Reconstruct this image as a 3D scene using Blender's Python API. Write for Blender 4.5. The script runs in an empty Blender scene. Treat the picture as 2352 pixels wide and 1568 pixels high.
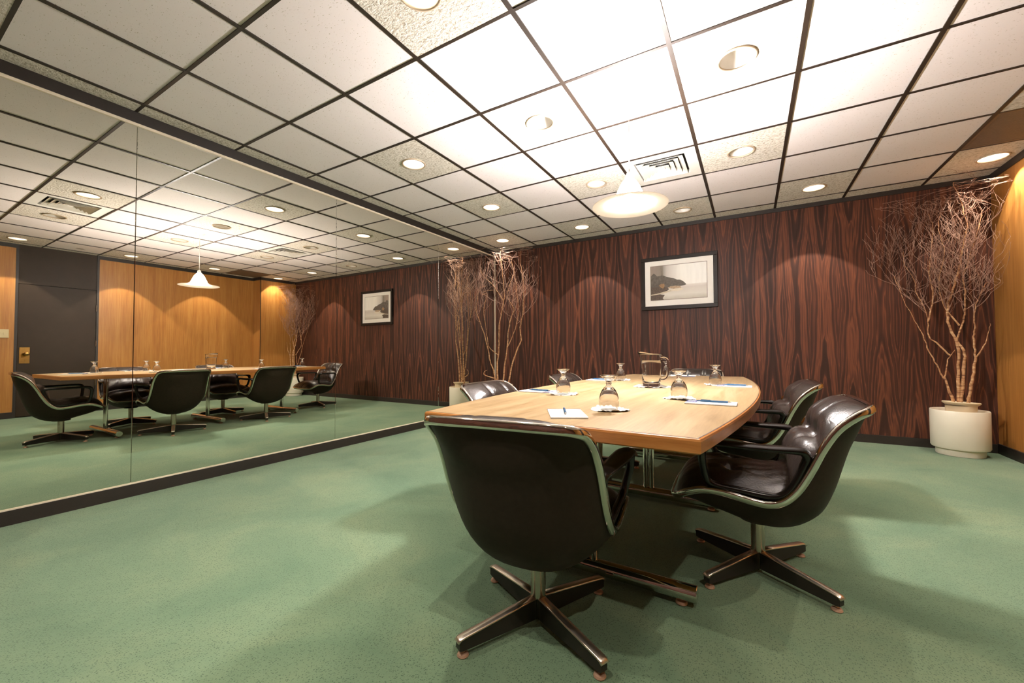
import bpy, bmesh, math, random
from math import sin, cos, pi, radians, sqrt
from mathutils import Vector, Matrix

S = bpy.context.scene
COL = S.collection

# ------------------------------------------------------------------ helpers
def link(o):
    COL.objects.link(o); return o

def mesh_obj(name, verts, faces, mat=None, parent=None, smooth=True, mats=None, fmats=None, autosharp=None):
    me = bpy.data.meshes.new(name)
    me.from_pydata([tuple(v) for v in verts], [], faces)
    if mats:
        for m in mats: me.materials.append(m)
        if fmats:
            for p, k in zip(me.polygons, fmats): p.material_index = k
    elif mat: me.materials.append(mat)
    bm = bmesh.new(); bm.from_mesh(me)
    bmesh.ops.recalc_face_normals(bm, faces=bm.faces)
    if autosharp is not None:
        for e in bm.edges:
            if len(e.link_faces) == 2 and e.calc_face_angle(0) > radians(autosharp): e.smooth = False
    bm.to_mesh(me); bm.free()
    if smooth:
        for p in me.polygons: p.use_smooth = True
    o = bpy.data.objects.new(name, me); link(o)
    if parent: o.parent = parent
    return o

class MB:
    """collects shapes for ONE mesh"""
    def __init__(s): s.v = []; s.f = []; s.m = []
    def add(s, vs, fs, mi=0):
        b = len(s.v); s.v += [tuple(v) for v in vs]
        for f in fs: s.f.append(tuple(b + i for i in f)); s.m.append(mi)
        return s
    def box(s, lo, hi, mi=0, rot=0, piv=(0, 0)):
        (a, b, c), (d, e, f) = lo, hi
        vs = [(x, y, z) for z in (c, f) for y in (b, e) for x in (a, d)]
        if rot:
            q = []
            for x, y, z in vs:
                dx, dy = x - piv[0], y - piv[1]
                q.append((piv[0] + dx * cos(rot) - dy * sin(rot), piv[1] + dx * sin(rot) + dy * cos(rot), z))
            vs = q
        return s.add(vs, [(0, 2, 3, 1), (4, 5, 7, 6), (0, 1, 5, 4), (2, 6, 7, 3), (0, 4, 6, 2), (1, 3, 7, 5)], mi)
    def lathe(s, prof, n=32, c=(0, 0, 0), mi=0, close=False):
        vs = []; fs = []
        for r, z in prof:
            for k in range(n):
                a = 2 * pi * k / n
                vs.append((c[0] + r * cos(a), c[1] + r * sin(a), c[2] + z))
        m = len(prof)
        for i in range(m - 1 if not close else m):
            j = (i + 1) % m
            for k in range(n):
                l = (k + 1) % n
                fs.append((i * n + k, i * n + l, j * n + l, j * n + k))
        if not close:
            if prof[0][0] > 1e-5: fs.append(tuple(range(n))[::-1])
            if prof[-1][0] > 1e-5: fs.append(tuple((m - 1) * n + k for k in range(n)))
        return s.add(vs, fs, mi)
    def tube(s, pts, rad, n=8, mi=0, closed=False, caps=True):
        """round tube through pts; rad a number or a list"""
        P = [Vector(p) for p in pts]; N = len(P)
        R = rad if isinstance(rad, (list, tuple)) else [rad] * N
        T = []
        for i in range(N):
            if closed: t = P[(i + 1) % N] - P[i - 1]
            else: t = P[min(i + 1, N - 1)] - P[max(i - 1, 0)]
            T.append(t.normalized() if t.length > 1e-9 else Vector((0, 0, 1)))
        ref = Vector((0, 0, 1)) if abs(T[0].z) < .9 else Vector((1, 0, 0))
        nrm = (ref - T[0] * ref.dot(T[0])).normalized()
        vs = []
        for i in range(N):
            nrm = (nrm - T[i] * nrm.dot(T[i]))
            nrm = nrm.normalized() if nrm.length > 1e-6 else T[i].orthogonal().normalized()
            b = T[i].cross(nrm)
            for k in range(n):
                a = 2 * pi * k / n
                vs.append(P[i] + (nrm * cos(a) + b * sin(a)) * R[i])
        fs = []
        for i in range(N if closed else N - 1):
            j = (i + 1) % N
            for k in range(n):
                l = (k + 1) % n
                fs.append((i * n + k, i * n + l, j * n + l, j * n + k))
        if not closed and caps:
            fs.append(tuple(range(n))[::-1]); fs.append(tuple((N - 1) * n + k for k in range(n)))
        return s.add(vs, fs, mi)
    def build(s, name, mat=None, parent=None, smooth=True, mats=None, autosharp=35):
        return mesh_obj(name, s.v, s.f, mat, parent, smooth, mats, s.m if mats else None, autosharp if smooth else None)

def empty(name, loc=(0, 0, 0), rz=0.0):
    o = bpy.data.objects.new(name, None); link(o)
    o.empty_display_size = .1; o.location = loc; o.rotation_euler = (0, 0, rz); return o

def tag(o, label=None, cat=None, group=None, kind=None):
    if label: o['label'] = label
    if cat: o['category'] = cat
    if group: o['group'] = group
    if kind: o['kind'] = kind
    return o

def struct(o): o['kind'] = 'structure'; return o

def copy_tree(o, parent=None):
    c = o.copy(); COL.objects.link(c)
    if parent: c.parent = parent
    for ch in list(o.children): copy_tree(ch, c)
    return c

def bevel(o, w, seg=2, angle=35):
    m = o.modifiers.new('bevel', 'BEVEL'); m.width = w; m.segments = seg
    m.limit_method = 'ANGLE'; m.angle_limit = radians(angle); return o

def catmull(P, sub):
    """interpolate a list of tuples, sub steps per span"""
    out = []; n = len(P)
    for i in range(n - 1):
        p0, p1, p2, p3 = P[max(i - 1, 0)], P[i], P[i + 1], P[min(i + 2, n - 1)]
        for k in range(sub):
            t = k / sub
            out.append(tuple(.5 * (2 * b + (c - a) * t + (2 * a - 5 * b + 4 * c - d) * t * t + (3 * b - a - 3 * c + d) * t ** 3)
                             for a, b, c, d in zip(p0, p1, p2, p3)))
    out.append(tuple(P[-1])); return out

# ------------------------------------------------------------------ materials
def lin(c):
    return tuple((x / 12.92 if x <= .04045 else ((x + .055) / 1.055) ** 2.4) for x in [v / 255 for v in c]) + (1,)

class NT:
    def __init__(s, name):
        s.m = bpy.data.materials.new(name); s.m.use_nodes = True
        s.t = s.m.node_tree; s.b = s.t.nodes['Principled BSDF']; s.out = s.t.nodes['Material Output']
    def n(s, typ, **kw):
        nd = s.t.nodes.new(typ)
        for k, v in kw.items():
            if k.startswith('i_'):
                key = k[2:]; key = int(key) if key.isdigit() else key.replace('_', ' ')
                nd.inputs[key].default_value = v
            else: setattr(nd, k, v)
        return nd
    def l(s, a, b): s.t.links.new(a, b); return s
    def math(s, op, a, b=None, c=None):
        nd = s.t.nodes.new('ShaderNodeMath'); nd.operation = op
        for i, x in enumerate((a, b, c)):
            if x is None: continue
            if isinstance(x, (int, float)): nd.inputs[i].default_value = x
            else: s.t.links.new(x, nd.inputs[i])
        return nd.outputs[0]
    def ramp(s, fac, stops, interp='LINEAR'):
        nd = s.t.nodes.new('ShaderNodeValToRGB'); cr = nd.color_ramp; cr.interpolation = interp
        while len(cr.elements) > 1: cr.elements.remove(cr.elements[-1])
        cr.elements[0].position = stops[0][0]; cr.elements[0].color = stops[0][1]
        for p, c in stops[1:]:
            e = cr.elements.new(p); e.color = c
        s.t.links.new(fac, nd.inputs[0]); return nd.outputs[0]
    def mix(s, fac, a, b, blend='MIX'):
        nd = s.t.nodes.new('ShaderNodeMix'); nd.data_type = 'RGBA'; nd.blend_type = blend
        for i, x in ((0, fac), (6, a), (7, b)):
            if isinstance(x, (int, float)): nd.inputs[i].default_value = x
            elif isinstance(x, tuple): nd.inputs[i].default_value = x
            else: s.t.links.new(x, nd.inputs[i])
        return nd.outputs[2]
    def coords(s, scale=(1, 1, 1)):
        tc = s.t.nodes.new('ShaderNodeTexCoord'); mp = s.t.nodes.new('ShaderNodeMapping')
        mp.inputs['Scale'].default_value = scale
        s.t.links.new(tc.outputs['Object'], mp.inputs[0]); return mp.outputs[0]
    def noise(s, vec, scale=5, detail=2, rough=.5, dist=0, dim='3D'):
        nd = s.t.nodes.new('ShaderNodeTexNoise'); nd.noise_dimensions = dim
        nd.inputs['Scale'].default_value = scale; nd.inputs['Detail'].default_value = detail
        nd.inputs['Roughness'].default_value = rough; nd.inputs['Distortion'].default_value = dist
        if dim == '1D': s.t.links.new(vec, nd.inputs['W'])
        else: s.t.links.new(vec, nd.inputs['Vector'])
        return nd.outputs[0]
    def bump(s, h, strength=.3, dist=.01):
        nd = s.t.nodes.new('ShaderNodeBump'); nd.inputs['Strength'].default_value = strength
        nd.inputs['Distance'].default_value = dist
        s.t.links.new(h, nd.inputs['Height']); s.t.links.new(nd.outputs[0], s.b.inputs['Normal'])
    def base(s, c):
        if isinstance(c, tuple): s.b.inputs['Base Color'].default_value = c
        else: s.t.links.new(c, s.b.inputs['Base Color'])
    def set(s, **kw):
        for k, v in kw.items(): s.b.inputs[k.replace('_', ' ')].default_value = v
        return s

def plain(name, rgb, rough=.5, metal=0, var=.06, scale=30, spec=.5, bump=0, coat=0):
    """procedural single-colour surface with slight noise variation"""
    t = NT(name); c = lin(rgb)
    n = t.noise(t.coords(), scale, 3)
    lo = tuple(max(0, x * (1 - var)) for x in c[:3]) + (1,); hi = tuple(min(1, x * (1 + var)) for x in c[:3]) + (1,)
    t.base(t.ramp(n, [(.3, lo), (.7, hi)]))
    t.set(Roughness=rough, Metallic=metal, Specular_IOR_Level=spec)
    if coat: t.set(Coat_Weight=coat, Coat_Roughness=.1)
    if bump: t.bump(t.noise(t.coords(), scale * 4, 4), bump, .002)
    return t.m

M = {}
M['black_plastic'] = plain('black_plastic', (54, 45, 38), .55, var=.1, bump=.05, scale=60, spec=.12)
M['black_gloss'] = plain('black_gloss', (27, 22, 20), .22, var=.05)
M['black_paint'] = plain('black_paint', (40, 33, 28), .5, var=.1)
M['door_black'] = plain('door_black', (54, 43, 33), .5, var=.06, scale=8, spec=.2)
M['grid'] = plain('grid', (44, 33, 24), .5, var=.1)
M['chrome'] = plain('chrome', (214, 208, 200), .07, 1, var=.02)
M['brushed'] = plain('brushed', (196, 186, 172), .24, 1, var=.05)
M['polished'] = plain('polished', (232, 220, 206), .3, 1, var=.03)
M['copper'] = plain('copper', (190, 154, 130), .42, .5, var=.05)
M['brass'] = plain('brass', (190, 155, 90), .25, 1, var=.08)
M['white_enamel'] = plain('white_enamel', (232, 228, 220), .4, var=.02)
M['can_white'] = plain('can_white', (248, 244, 238), .35, var=.01)
M['trim_beige'] = plain('trim_beige', (196, 176, 150), .4, var=.05)
M['planter'] = plain('planter', (242, 233, 214), .35, var=.02, scale=6)
M['pot'] = plain('pot', (222, 203, 168), .45, var=.04, scale=10)
M['soil'] = plain('soil', (60, 45, 32), .9, var=.4, scale=60, bump=.5)
M['paper'] = plain('paper', (244, 243, 240), .6, var=.01)
M['pen_blue'] = plain('pen_blue', (40, 84, 122), .3, var=.04)
M['pad_navy'] = plain('pad_navy', (38, 42, 92), .5, var=.05)
M['switch_ivory'] = plain('switch_ivory', (206, 190, 150), .4, var=.03)
M['frame_black'] = plain('frame_black', (36, 29, 24), .45, var=.1, spec=.2)
M['mat_board'] = plain('mat_board', (250, 246, 238), .7, var=.01)
M['dark_gap'] = plain('dark_gap', (22, 18, 15), .8, var=.1)
M['inlay'] = plain('inlay', (70, 42, 24), .5, var=.1)

def m_leather():
    t = NT('leather'); v = t.coords()
    n = t.noise(v, 9, 3)
    t.base(t.ramp(n, [(.3, lin((32, 25, 22))), (.75, lin((50, 40, 35)))]))
    t.set(Roughness=.28, Specular_IOR_Level=.7)
    w = t.noise(v, 26, 4, .6, 1.5); g = t.noise(v, 220, 2)
    t.bump(t.math('ADD', t.math('MULTIPLY', w, 1.0), t.math('MULTIPLY', g, .12)), .35, .006)
    return t.m
M['leather'] = m_leather()

def m_rosewood():
    t = NT('rosewood'); tc = t.n('ShaderNodeTexCoord')
    sx = t.n('ShaderNodeSeparateXYZ'); t.l(tc.outputs['Object'], sx.inputs[0])
    x = sx.outputs[0]; z = sx.outputs[2]
    # slow wander of the flame centre lines
    cmb = t.n('ShaderNodeCombineXYZ'); t.l(t.math('MULTIPLY', x, 2.2), cmb.inputs[0]); t.l(t.math('MULTIPLY', z, .9), cmb.inputs[2])
    wob = t.noise(cmb.outputs[0], 1.0, 2)
    x1 = t.math('ADD', x, t.math('MULTIPLY', t.math('SUBTRACT', wob, .5), .05))
    strip = .235
    q = t.math('DIVIDE', x1, strip)
    pp = t.math('PINGPONG', q, .5)          # 0 .. 0.5 book-matched
    cell = t.math('FLOOR', t.math('ADD', q, .5))
    d = t.math('MULTIPLY', pp, 2.0)
    # contour field: rounded tips near the centre line, straight grain further out
    cv = t.n('ShaderNodeCombineXYZ'); t.l(t.math('MULTIPLY', x, 5), cv.inputs[0]); t.l(t.math('MULTIPLY', z, 1.6), cv.inputs[2])
    warp = t.math('MULTIPLY', t.math('SUBTRACT', t.noise(cv.outputs[0], 1.0, 2), .5), 1.1)
    dirn = t.math('SINE', t.math('SUBTRACT', t.math('MULTIPLY', z, 1.55), .68))
    f = t.math('ADD', t.math('MULTIPLY', dirn, .95), t.math('ADD', t.math('MULTIPLY', t.math('POWER', d, 1.35), 1.7), warp))
    f = t.math('ADD', f, t.math('MULTIPLY', cell, .37))
    bands = t.noise(t.math('MULTIPLY', f, 1.0), 1.15, 2, .35, 0, '1D')
    fine = t.noise(t.coords((170, 170, 2.2)), 1.0, 3, .6)
    mid = t.noise(t.coords((34, 34, .7)), 1.0, 2, .5)
    val = t.math('ADD', t.math('MULTIPLY', bands, .76), t.math('ADD', t.math('MULTIPLY', fine, .10), t.math('MULTIPLY', mid, .14)))
    col = t.ramp(val, [(.32, lin((47, 31, 26))), (.43, lin((60, 38, 31))), (.475, lin((75, 46, 36))), (.497, lin((112, 66, 46))), (.525, lin((83, 50, 38))), (.58, lin((64, 40, 33))), (.70, lin((45, 30, 25)))])
    t.base(col); t.set(Roughness=.5, Specular_IOR_Level=.2)
    t.bump(fine, .06, .001)
    return t.m
M['rosewood'] = m_rosewood()

def m_amber():
    t = NT('amber_veneer')
    a = t.noise(t.coords((95, 95, 3.2)), 1.0, 3, .6)
    b = t.noise(t.coords((9, 9, .45)), 1.0, 2, .5)
    v = t.math('ADD', t.math('MULTIPLY', a, .6), t.math('MULTIPLY', b, .4))
    t.base(t.ramp(v, [(.34, lin((154, 101, 48))), (.5, lin((170, 116, 57))), (.66, lin((184, 132, 70)))]))
    t.set(Roughness=.38, Specular_IOR_Level=.4)
    return t.m
M['amber'] = m_amber()

def m_tablewood(name, stops, sc):
    t = NT(name)
    a = t.noise(t.coords(sc), 1.0, 4, .55, .4)
    b = t.noise(t.coords((sc[0] * 6, sc[1] * 6, sc[2] * 6)), 1.0, 2, .6)
    v = t.math('ADD', t.math('MULTIPLY', a, .75), t.math('MULTIPLY', b, .25))
    t.base(t.ramp(v, stops)); t.set(Roughness=.3, Specular_IOR_Level=.5)
    return t.m
M['table_veneer'] = m_tablewood('table_veneer', [(.34, lin((146, 120, 83))), (.5, lin((170, 144, 106))), (.66, lin((184, 160, 124)))], (20, 1.3, 8))
M['table_edge'] = m_tablewood('table_edge', [(.32, lin((158, 100, 50))), (.5, lin((178, 118, 62))), (.68, lin((192, 136, 78)))], (4, 4, 40))

def m_carpet():
    t = NT('carpet'); v = t.coords()
    vo = t.n('ShaderNodeTexVoronoi', i_Scale=170.0, i_Randomness=.7); t.l(v, vo.inputs['Vector'])
    dots = t.ramp(vo.outputs['Distance'], [(.26, (1, 1, 1, 1)), (.46, (0, 0, 0, 1))])
    pick = t.ramp(t.noise(v, 110, 1), [(.38, (.15, .15, .15, 1)), (.52, (1, 1, 1, 1))])
    dm = t.mix(1.0, dots, pick, 'MULTIPLY')
    big = t.noise(v, 1.7, 4, .6, .6)
    c = t.ramp(big, [(.3, lin((91, 116, 92))), (.5, lin((103, 125, 99))), (.72, lin((118, 134, 105)))])
    pile = t.noise(v, 420, 2)
    c = t.mix(t.math('MULTIPLY', t.math('ABSOLUTE', t.math('SUBTRACT', pile, .5)), .9), c, lin((72, 100, 80)))
    fin = t.mix(t.math('MULTIPLY', dm, .8), c, lin((56, 78, 60)))
    t.base(fin); t.set(Roughness=.95, Specular_IOR_Level=.1)
    t.set(Sheen_Weight=.15, Sheen_Roughness=.5)
    t.bump(t.math('SUBTRACT', pile, t.math('MULTIPLY', dm, .5)), .5, .003)
    return t.m
M['carpet'] = m_carpet()

def m_tile():
    t = NT('plain_tile'); v = t.coords()
    p = t.noise(t.coords((90, 170, 100)), 1.0, 2, .5)
    pits = t.ramp(p, [(.27, (0, 0, 0, 1)), (.33, (1, 1, 1, 1))])
    base = t.ramp(t.noise(v, 1.5, 2), [(.3, lin((243, 234, 233))), (.7, lin((247, 239, 238)))])
    # old damp stain beside the door
    tc = t.n('ShaderNodeTexCoord'); sp = t.n('ShaderNodeSeparateXYZ'); t.l(tc.outputs['Object'], sp.inputs[0])
    dx = t.math('DIVIDE', t.math('SUBTRACT', sp.outputs[0], 5.42), .13); dy = t.math('DIVIDE', t.math('SUBTRACT', sp.outputs[1], 1.93), .2)
    rr = t.math('SQRT', t.math('ADD', t.math('MULTIPLY', dx, dx), t.math('MULTIPLY', dy, dy)))
    st = t.ramp(t.math('ADD', rr, t.math('MULTIPLY', t.noise(t.coords((7, 7, 7)), 1.0, 4, .6), 1.6)), [(.95, (1, 1, 1, 1)), (1.5, (0, 0, 0, 1))])
    base = t.mix(t.math('MULTIPLY', st, .6), base, lin((112, 96, 72)))
    t.base(t.mix(pits, lin((188, 176, 158)), base)); t.set(Roughness=.85, Specular_IOR_Level=.2)
    t.bump(pits, .25, .002)
    return t.m
M['tile'] = m_tile()

def m_rough():
    t = NT('rough_tile')
    p = t.noise(t.coords((52, 70, 60)), 1.0, 4, .65, .3)
    c = t.ramp(p, [(.34, lin((186, 174, 154))), (.46, lin((226, 218, 205))), (.62, lin((243, 236, 226)))])
    t.base(c); t.set(Roughness=.95, Specular_IOR_Level=.15)
    t.bump(p, .9, .012)
    return t.m
M['rough'] = m_rough()

def m_mirror():
    t = NT('mirror'); v = t.coords()
    t.base(t.ramp(t.noise(v, .8, 2), [(.2, (.80, .785, .715, 1)), (.8, (.815, .80, .73, 1))]))
    t.set(Metallic=1, Roughness=0.0)
    return t.m
M['mirror'] = m_mirror()

def m_glass(name, rgb=(1, 1, 1), ior=1.45, rough=0):
    t = NT(name)
    n = t.noise(t.coords(), 4, 1)
    lo = tuple(x * .99 for x in rgb) + (1,)
    t.base(t.ramp(n, [(.3, lo), (.7, tuple(rgb) + (1,))]))
    t.set(Transmission_Weight=1, IOR=ior, Roughness=rough, Specular_IOR_Level=.6)
    return t.m
M['glass'] = m_glass('glass', (.97, .97, .96))
M['pitcher_glass'] = m_glass('pitcher_glass', (.98, .98, .97), 1.22)
M['water'] = m_glass('water', (.99, .99, .98), 1.12)

def m_emit(name, rgb, strength):
    t = NT(name)
    t.base(rgb + (1,)); t.set(Emission_Color=rgb + (1,), Emission_Strength=strength, Roughness=.4)
    return t.m
M['bulb_on'] = m_emit('bulb_on', (1, .95, .86), 14)
M['opal_lit'] = m_emit('opal_lit', (1, .935, .91), 760)
M['bulb_off'] = plain('bulb_off', (236, 232, 224), .3, var=.02)

def m_shade():
    """opal glass: passes light through to the ceiling"""
    t = NT('opal_glass')
    n = t.noise(t.coords(), 8, 2)
    c = t.ramp(n, [(.3, (.93, .90, .84, 1)), (.7, (.95, .92, .87, 1))])
    tr = t.n('ShaderNodeBsdfTranslucent'); t.l(c, tr.inputs[0])
    di = t.n('ShaderNodeBsdfDiffuse'); t.l(c, di.inputs[0])
    gl = t.n('ShaderNodeBsdfGlossy', i_Roughness=.12)
    m1 = t.n('ShaderNodeMixShader', i_0=.5); t.l(tr.outputs[0], m1.inputs[1]); t.l(di.outputs[0], m1.inputs[2])
    m2 = t.n('ShaderNodeMixShader', i_0=.06); t.l(m1.outputs[0], m2.inputs[1]); t.l(gl.outputs[0], m2.inputs[2])
    t.l(m2.outputs[0], t.out.inputs[0])
    return t.m
M['opal'] = m_shade()

def m_bark():
    t = NT('birch_bark')
    n = t.noise(t.coords((14, 14, 60)), 1.0, 3, .6)
    t.base(t.ramp(n, [(.32, lin((112, 72, 46))), (.5, lin((176, 128, 86))), (.68, lin((206, 170, 128)))]))
    t.set(Roughness=.7); t.bump(n, .4, .002)
    return t.m
M['bark'] = m_bark()
def m_twig():
    t = NT('twig_bark')
    n = t.noise(t.coords(), 20, 3)
    t.base(t.ramp(n, [(.3, lin((128, 92, 78))), (.7, lin((182, 148, 128)))])); t.set(Roughness=.65)
    return t.m
M['twig'] = m_twig()

# ------------------------------------------------------------------ room
CE, YB, YF, XD, XR, YJ = 2.574, 5.432, -.55, 5.784, 5.49, 4.655
GX, GSX, GY, GSY = 2.590, .609, 1.592, .607      # ceiling grid: x = GX - i*GSX, y = GY + j*GSY
def gx(i): return GX - i * GSX
def gy(j): return GY + j * GSY

fl = MB().box((-.1, YF - .1, -.08), (XD + .1, YB + .1, 0)).build('floor', M['carpet'], smooth=False); struct(fl)

def wall(name, lo, hi, mat): return struct(MB().box(lo, hi).build(name, mat, smooth=False))
wall('wall_back', (-.1, YB, 0), (XD + .1, YB + .1, CE + .25), M['rosewood'])
wall('wall_left', (-.1, YF, 0), (-.02, YB, CE + .25), M['black_paint'])
wall('wall_front', (-.1, YF - .1, 0), (XD + .1, YF, CE + .25), M['rosewood'])
DY0, DY1 = 1.345, 2.235        # door opening
w = MB().box((XD, YF, 0), (XD + .1, DY0, CE + .25)).box((XD, DY1, 0), (XD + .1, YJ, CE + .25)).build('wall_right', M['amber'], smooth=False); struct(w)
wb = MB().box((XR, YJ, 0), (XD + .1, YB, CE + .25)).build('wall_right_alcove', M['amber'], smooth=False); struct(wb)

# black top bands and baseboards
struct(MB().box((0, YB - .012, CE - .05), (XR, YB, CE)).build('trim_1', M['black_paint'], smooth=False))
t2 = MB().box((XR - .012, YJ - .012, CE - .062), (XR, YB - .012, CE)).box((XR - .012, YJ - .012, CE - .062), (XD, YJ, CE)) \
    .box((XD - .012, DY1, CE - .062), (XD, YJ - .012, CE)).box((XD - .012, YF, CE - .062), (XD, DY0, CE)).build('trim_2', M['black_paint'], smooth=False); struct(t2)
struct(MB().box((-.02, YF, 2.497), (.012, YB - .012, CE)).build('trim_3', M['black_paint'], smooth=False))
struct(MB().box((.012, YB - .014, 0), (XR - .012, YB, .082)).build('baseboard_back', M['black_paint'], smooth=False))
struct(MB().box((XR - .014, YJ - .014, 0), (XR, YB - .014, .09)).box((XR - .014, YJ - .014, 0), (XD, YJ, .09))
       .box((XD - .014, DY1, 0), (XD, YJ - .014, .09)).box((XD - .014, YF, 0), (XD, DY0, .09)).build('baseboard_right', M['black_paint'], smooth=False))
struct(MB().box((-.02, YF, 0), (.014, YB - .014, .08)).build('baseboard_left', M['black_paint'], smooth=False))
struct(MB().box((0.014, YF, 0), (XD - .014, YF + .014, .09)).build('baseboard_front', M['black_paint'], smooth=False))
# metal channels that hold the mirror, and the corner strip
M['channel'] = plain('channel', (236, 224, 200), .35, 0, var=.03)
struct(MB().box((-.02, YF, 2.479), (.008, YB - .012, 2.497)).build('trim_4', M['channel'], smooth=False))
struct(MB().box((-.02, YF, .08), (.008, YB - .014, .088)).build('trim_5', M['channel'], smooth=False))
struct(MB().box((-.02, YB - .012, .082), (.006, YB, CE - .05)).build('trim_6', M['channel'], smooth=False))
struct(MB().box((XR - .006, YJ - .006, .09), (XR + .004, YJ + .004, CE - .062)).build('trim_7', M['black_paint'], smooth=False))

# mirror panels
ys = [YF + .01, .997, 2.523, 4.055, YB - .013]
mlab = ['mirror panel at the near end of the mirror wall, cut off by the photo edge',
        'second mirror panel from the near end, showing the end chair and the dark door',
        'third mirror panel from the near end, showing the pitcher and most of the table',
        'mirror panel in the far corner beside the rosewood wall and the bare branches']
for k in range(4):
    o = MB().box((-.012, ys[k] + .0006, .088), (0, ys[k + 1] - .0006, 2.479)).build('mirror_panel', M['mirror'], smooth=False)
    bevel(o, .002, 1); tag(o, mlab[k], 'mirror', 'floor to ceiling mirror panels')

# door and transom, filling the opening to the ceiling
dr = MB().box((XD + .004, DY0 + .03, .012), (XD + .05, DY1 - .03, 1.985)).build('door_1', M['door_black'], smooth=False); struct(dr); bevel(dr, .003, 1)
MB().box((XD + .006, DY0 + .03, 1.992), (XD + .05, DY1 - .03, CE)).build('transom_panel', M['door_black'], dr, smooth=False)
MB().box((XD - .004, DY0, 0), (XD + .07, DY0 + .028, CE)).box((XD - .004, DY1 - .028, 0), (XD + .07, DY1, CE)) \
    .box((XD + .055, DY0, 0), (XD + .09, DY1, CE)).build('door_frame', M['black_paint'], dr, smooth=False)
lp = MB().box((XD - .002, DY0 + .05, .80), (XD + .004, DY0 + .155, 1.04)).build('lock_plate', M['brass'], dr, smooth=False); bevel(lp, .002, 1)
kb = MB().lathe([(.012, 0), (.012, .03), (.026, .038), (.03, .055), (.024, .07), (.0, .074)], 24).build('door_knob', M['brass'], lp)
kb.rotation_euler = (0, -pi / 2, 0); kb.location = (XD - .002, DY0 + .115, .94)
tn = MB().box((XD - .014, DY0 + .105, .84), (XD - .002, DY0 + .117, .875)).build('thumb_turn', M['brass'], lp, smooth=False)
for z in (.42, 1.06, 1.64):
    MB().lathe([(.008, 0), (.008, .10)], 12, (XD - .006, DY1 - .029, z)).build('hinge', M['brushed'], dr)
# light switch
sw = empty('light_switch', (XD, 1.21, 1.24))
tag(sw, 'ivory double light switch plate on the amber wall beside the dark door', 'light switch')
p_ = MB().box((-.008, -.085, -.062), (0, .085, .062)).build('switch_plate', M['switch_ivory'], sw, smooth=False); bevel(p_, .004, 2)
for s_ in (-1, 1):
    MB().box((-.016, s_ * .042 - .008, -.014), (-.008, s_ * .042 + .008, .016)).build('toggle', M['switch_ivory'], sw, smooth=False)

# ------------------------------------------------------------------ ceiling
LIT, OFF = 1, 0
LIGHTS = [  # i, j, state, label
 (3.5, 5.5, LIT, 'glowing recessed downlight in the far corner above the branches beside the mirror'),
 (1.5, 5.5, LIT, 'lit recessed downlight near the rosewood wall, left of the framed picture'),
 (-.5, 5.5, OFF, 'unlit recessed downlight by the rosewood wall, behind the pendant lamp, above the framed picture'),
 (-2.5, 5.5, LIT, 'lit recessed downlight near the rosewood wall, between framed picture and right planter'),
 (-4.5, 5.5, LIT, 'lit recessed downlight in the right corner above the bare branches by the amber wall'),
 (2.5, 3.5, LIT, 'glowing recessed downlight nearest the mirror, far one of that pair'),
 (.5, 3.5, OFF, 'unlit recessed downlight just left of the pendant lamp shade'),
 (-1.5, 3.5, OFF, 'unlit recessed downlight right of the louvred ceiling diffuser'),
 (-4.5, 3.5, LIT, 'lit recessed downlight over the amber wall, next to the brown return grille'),
 (2.5, 1.5, LIT, 'glowing recessed downlight nearest the mirror, near one of that pair'),
 (.5, 1.5, OFF, 'unlit recessed downlight left of the pendant cord'),
 (-1.5, 1.5, OFF, 'large unlit recessed downlight at the upper right, right of the pendant cord'),
 (-4.5, 1.5, LIT, 'lit recessed downlight by the amber wall just past the dark door, seen in the mirror'),
 (.5, -.5, LIT, 'glowing recessed downlight cut off by the top edge of the photo'),
 (-1.5, -.5, OFF, 'unlit recessed downlight on the door side of the near ceiling diffuser, seen in the mirror'),
 (-4.5, -.5, LIT, 'lit recessed downlight by the amber wall over the light switch, seen in the mirror'),
 (3.5, -2.5, LIT, 'lit recessed downlight in the textured tile at the upper left photo corner, out of frame'),
 (1.5, -2.5, LIT, 'lit recessed downlight behind the camera on the mirror side, out of frame'),
 (-.5, -2.5, LIT, 'lit recessed downlight right behind the camera, out of frame'),
 (-2.5, -2.5, LIT, 'lit recessed downlight behind the camera on the door side, out of frame'),
]
light_cells = {(math.floor(i), math.floor(j)) for i, j, *_ in LIGHTS}
DIFF = [(-1, 3), (-1, -1)]
GRILLE = [(-5, 4)]
xs_b = sorted([0.0, XD] + [gx(i) for i in range(-5, 5) if 0.01 < gx(i) < XD - .01])
ys_b = sorted([YF, YB] + [gy(j) for j in range(-3, 7) if YF + .01 < gy(j) < YB - .01])
cm = MB(); roughs = []
RO = .094
for a in range(len(xs_b) - 1):
    for b in range(len(ys_b) - 1):
        x0, x1, y0, y1 = xs_b[a], xs_b[a + 1], ys_b[b], ys_b[b + 1]
        i = math.floor((GX - (x0 + x1) / 2) / GSX); j = math.floor(((y0 + y1) / 2 - GY) / GSY)
        edge = x0 == 0 or x1 == XD or y0 == YF or y1 == YB
        if (i, j) in DIFF or ((i, j) in GRILLE): continue
        if edge: roughs.append((x0, x1, y0, y1, False))
        elif (i, j) in light_cells: roughs.append((x0, x1, y0, y1, True))
        else: cm.box((x0, y0, CE), (x1, y1, CE + .02))
ceil = cm.build('ceiling', M['tile'], smooth=False); struct(ceil)
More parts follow.
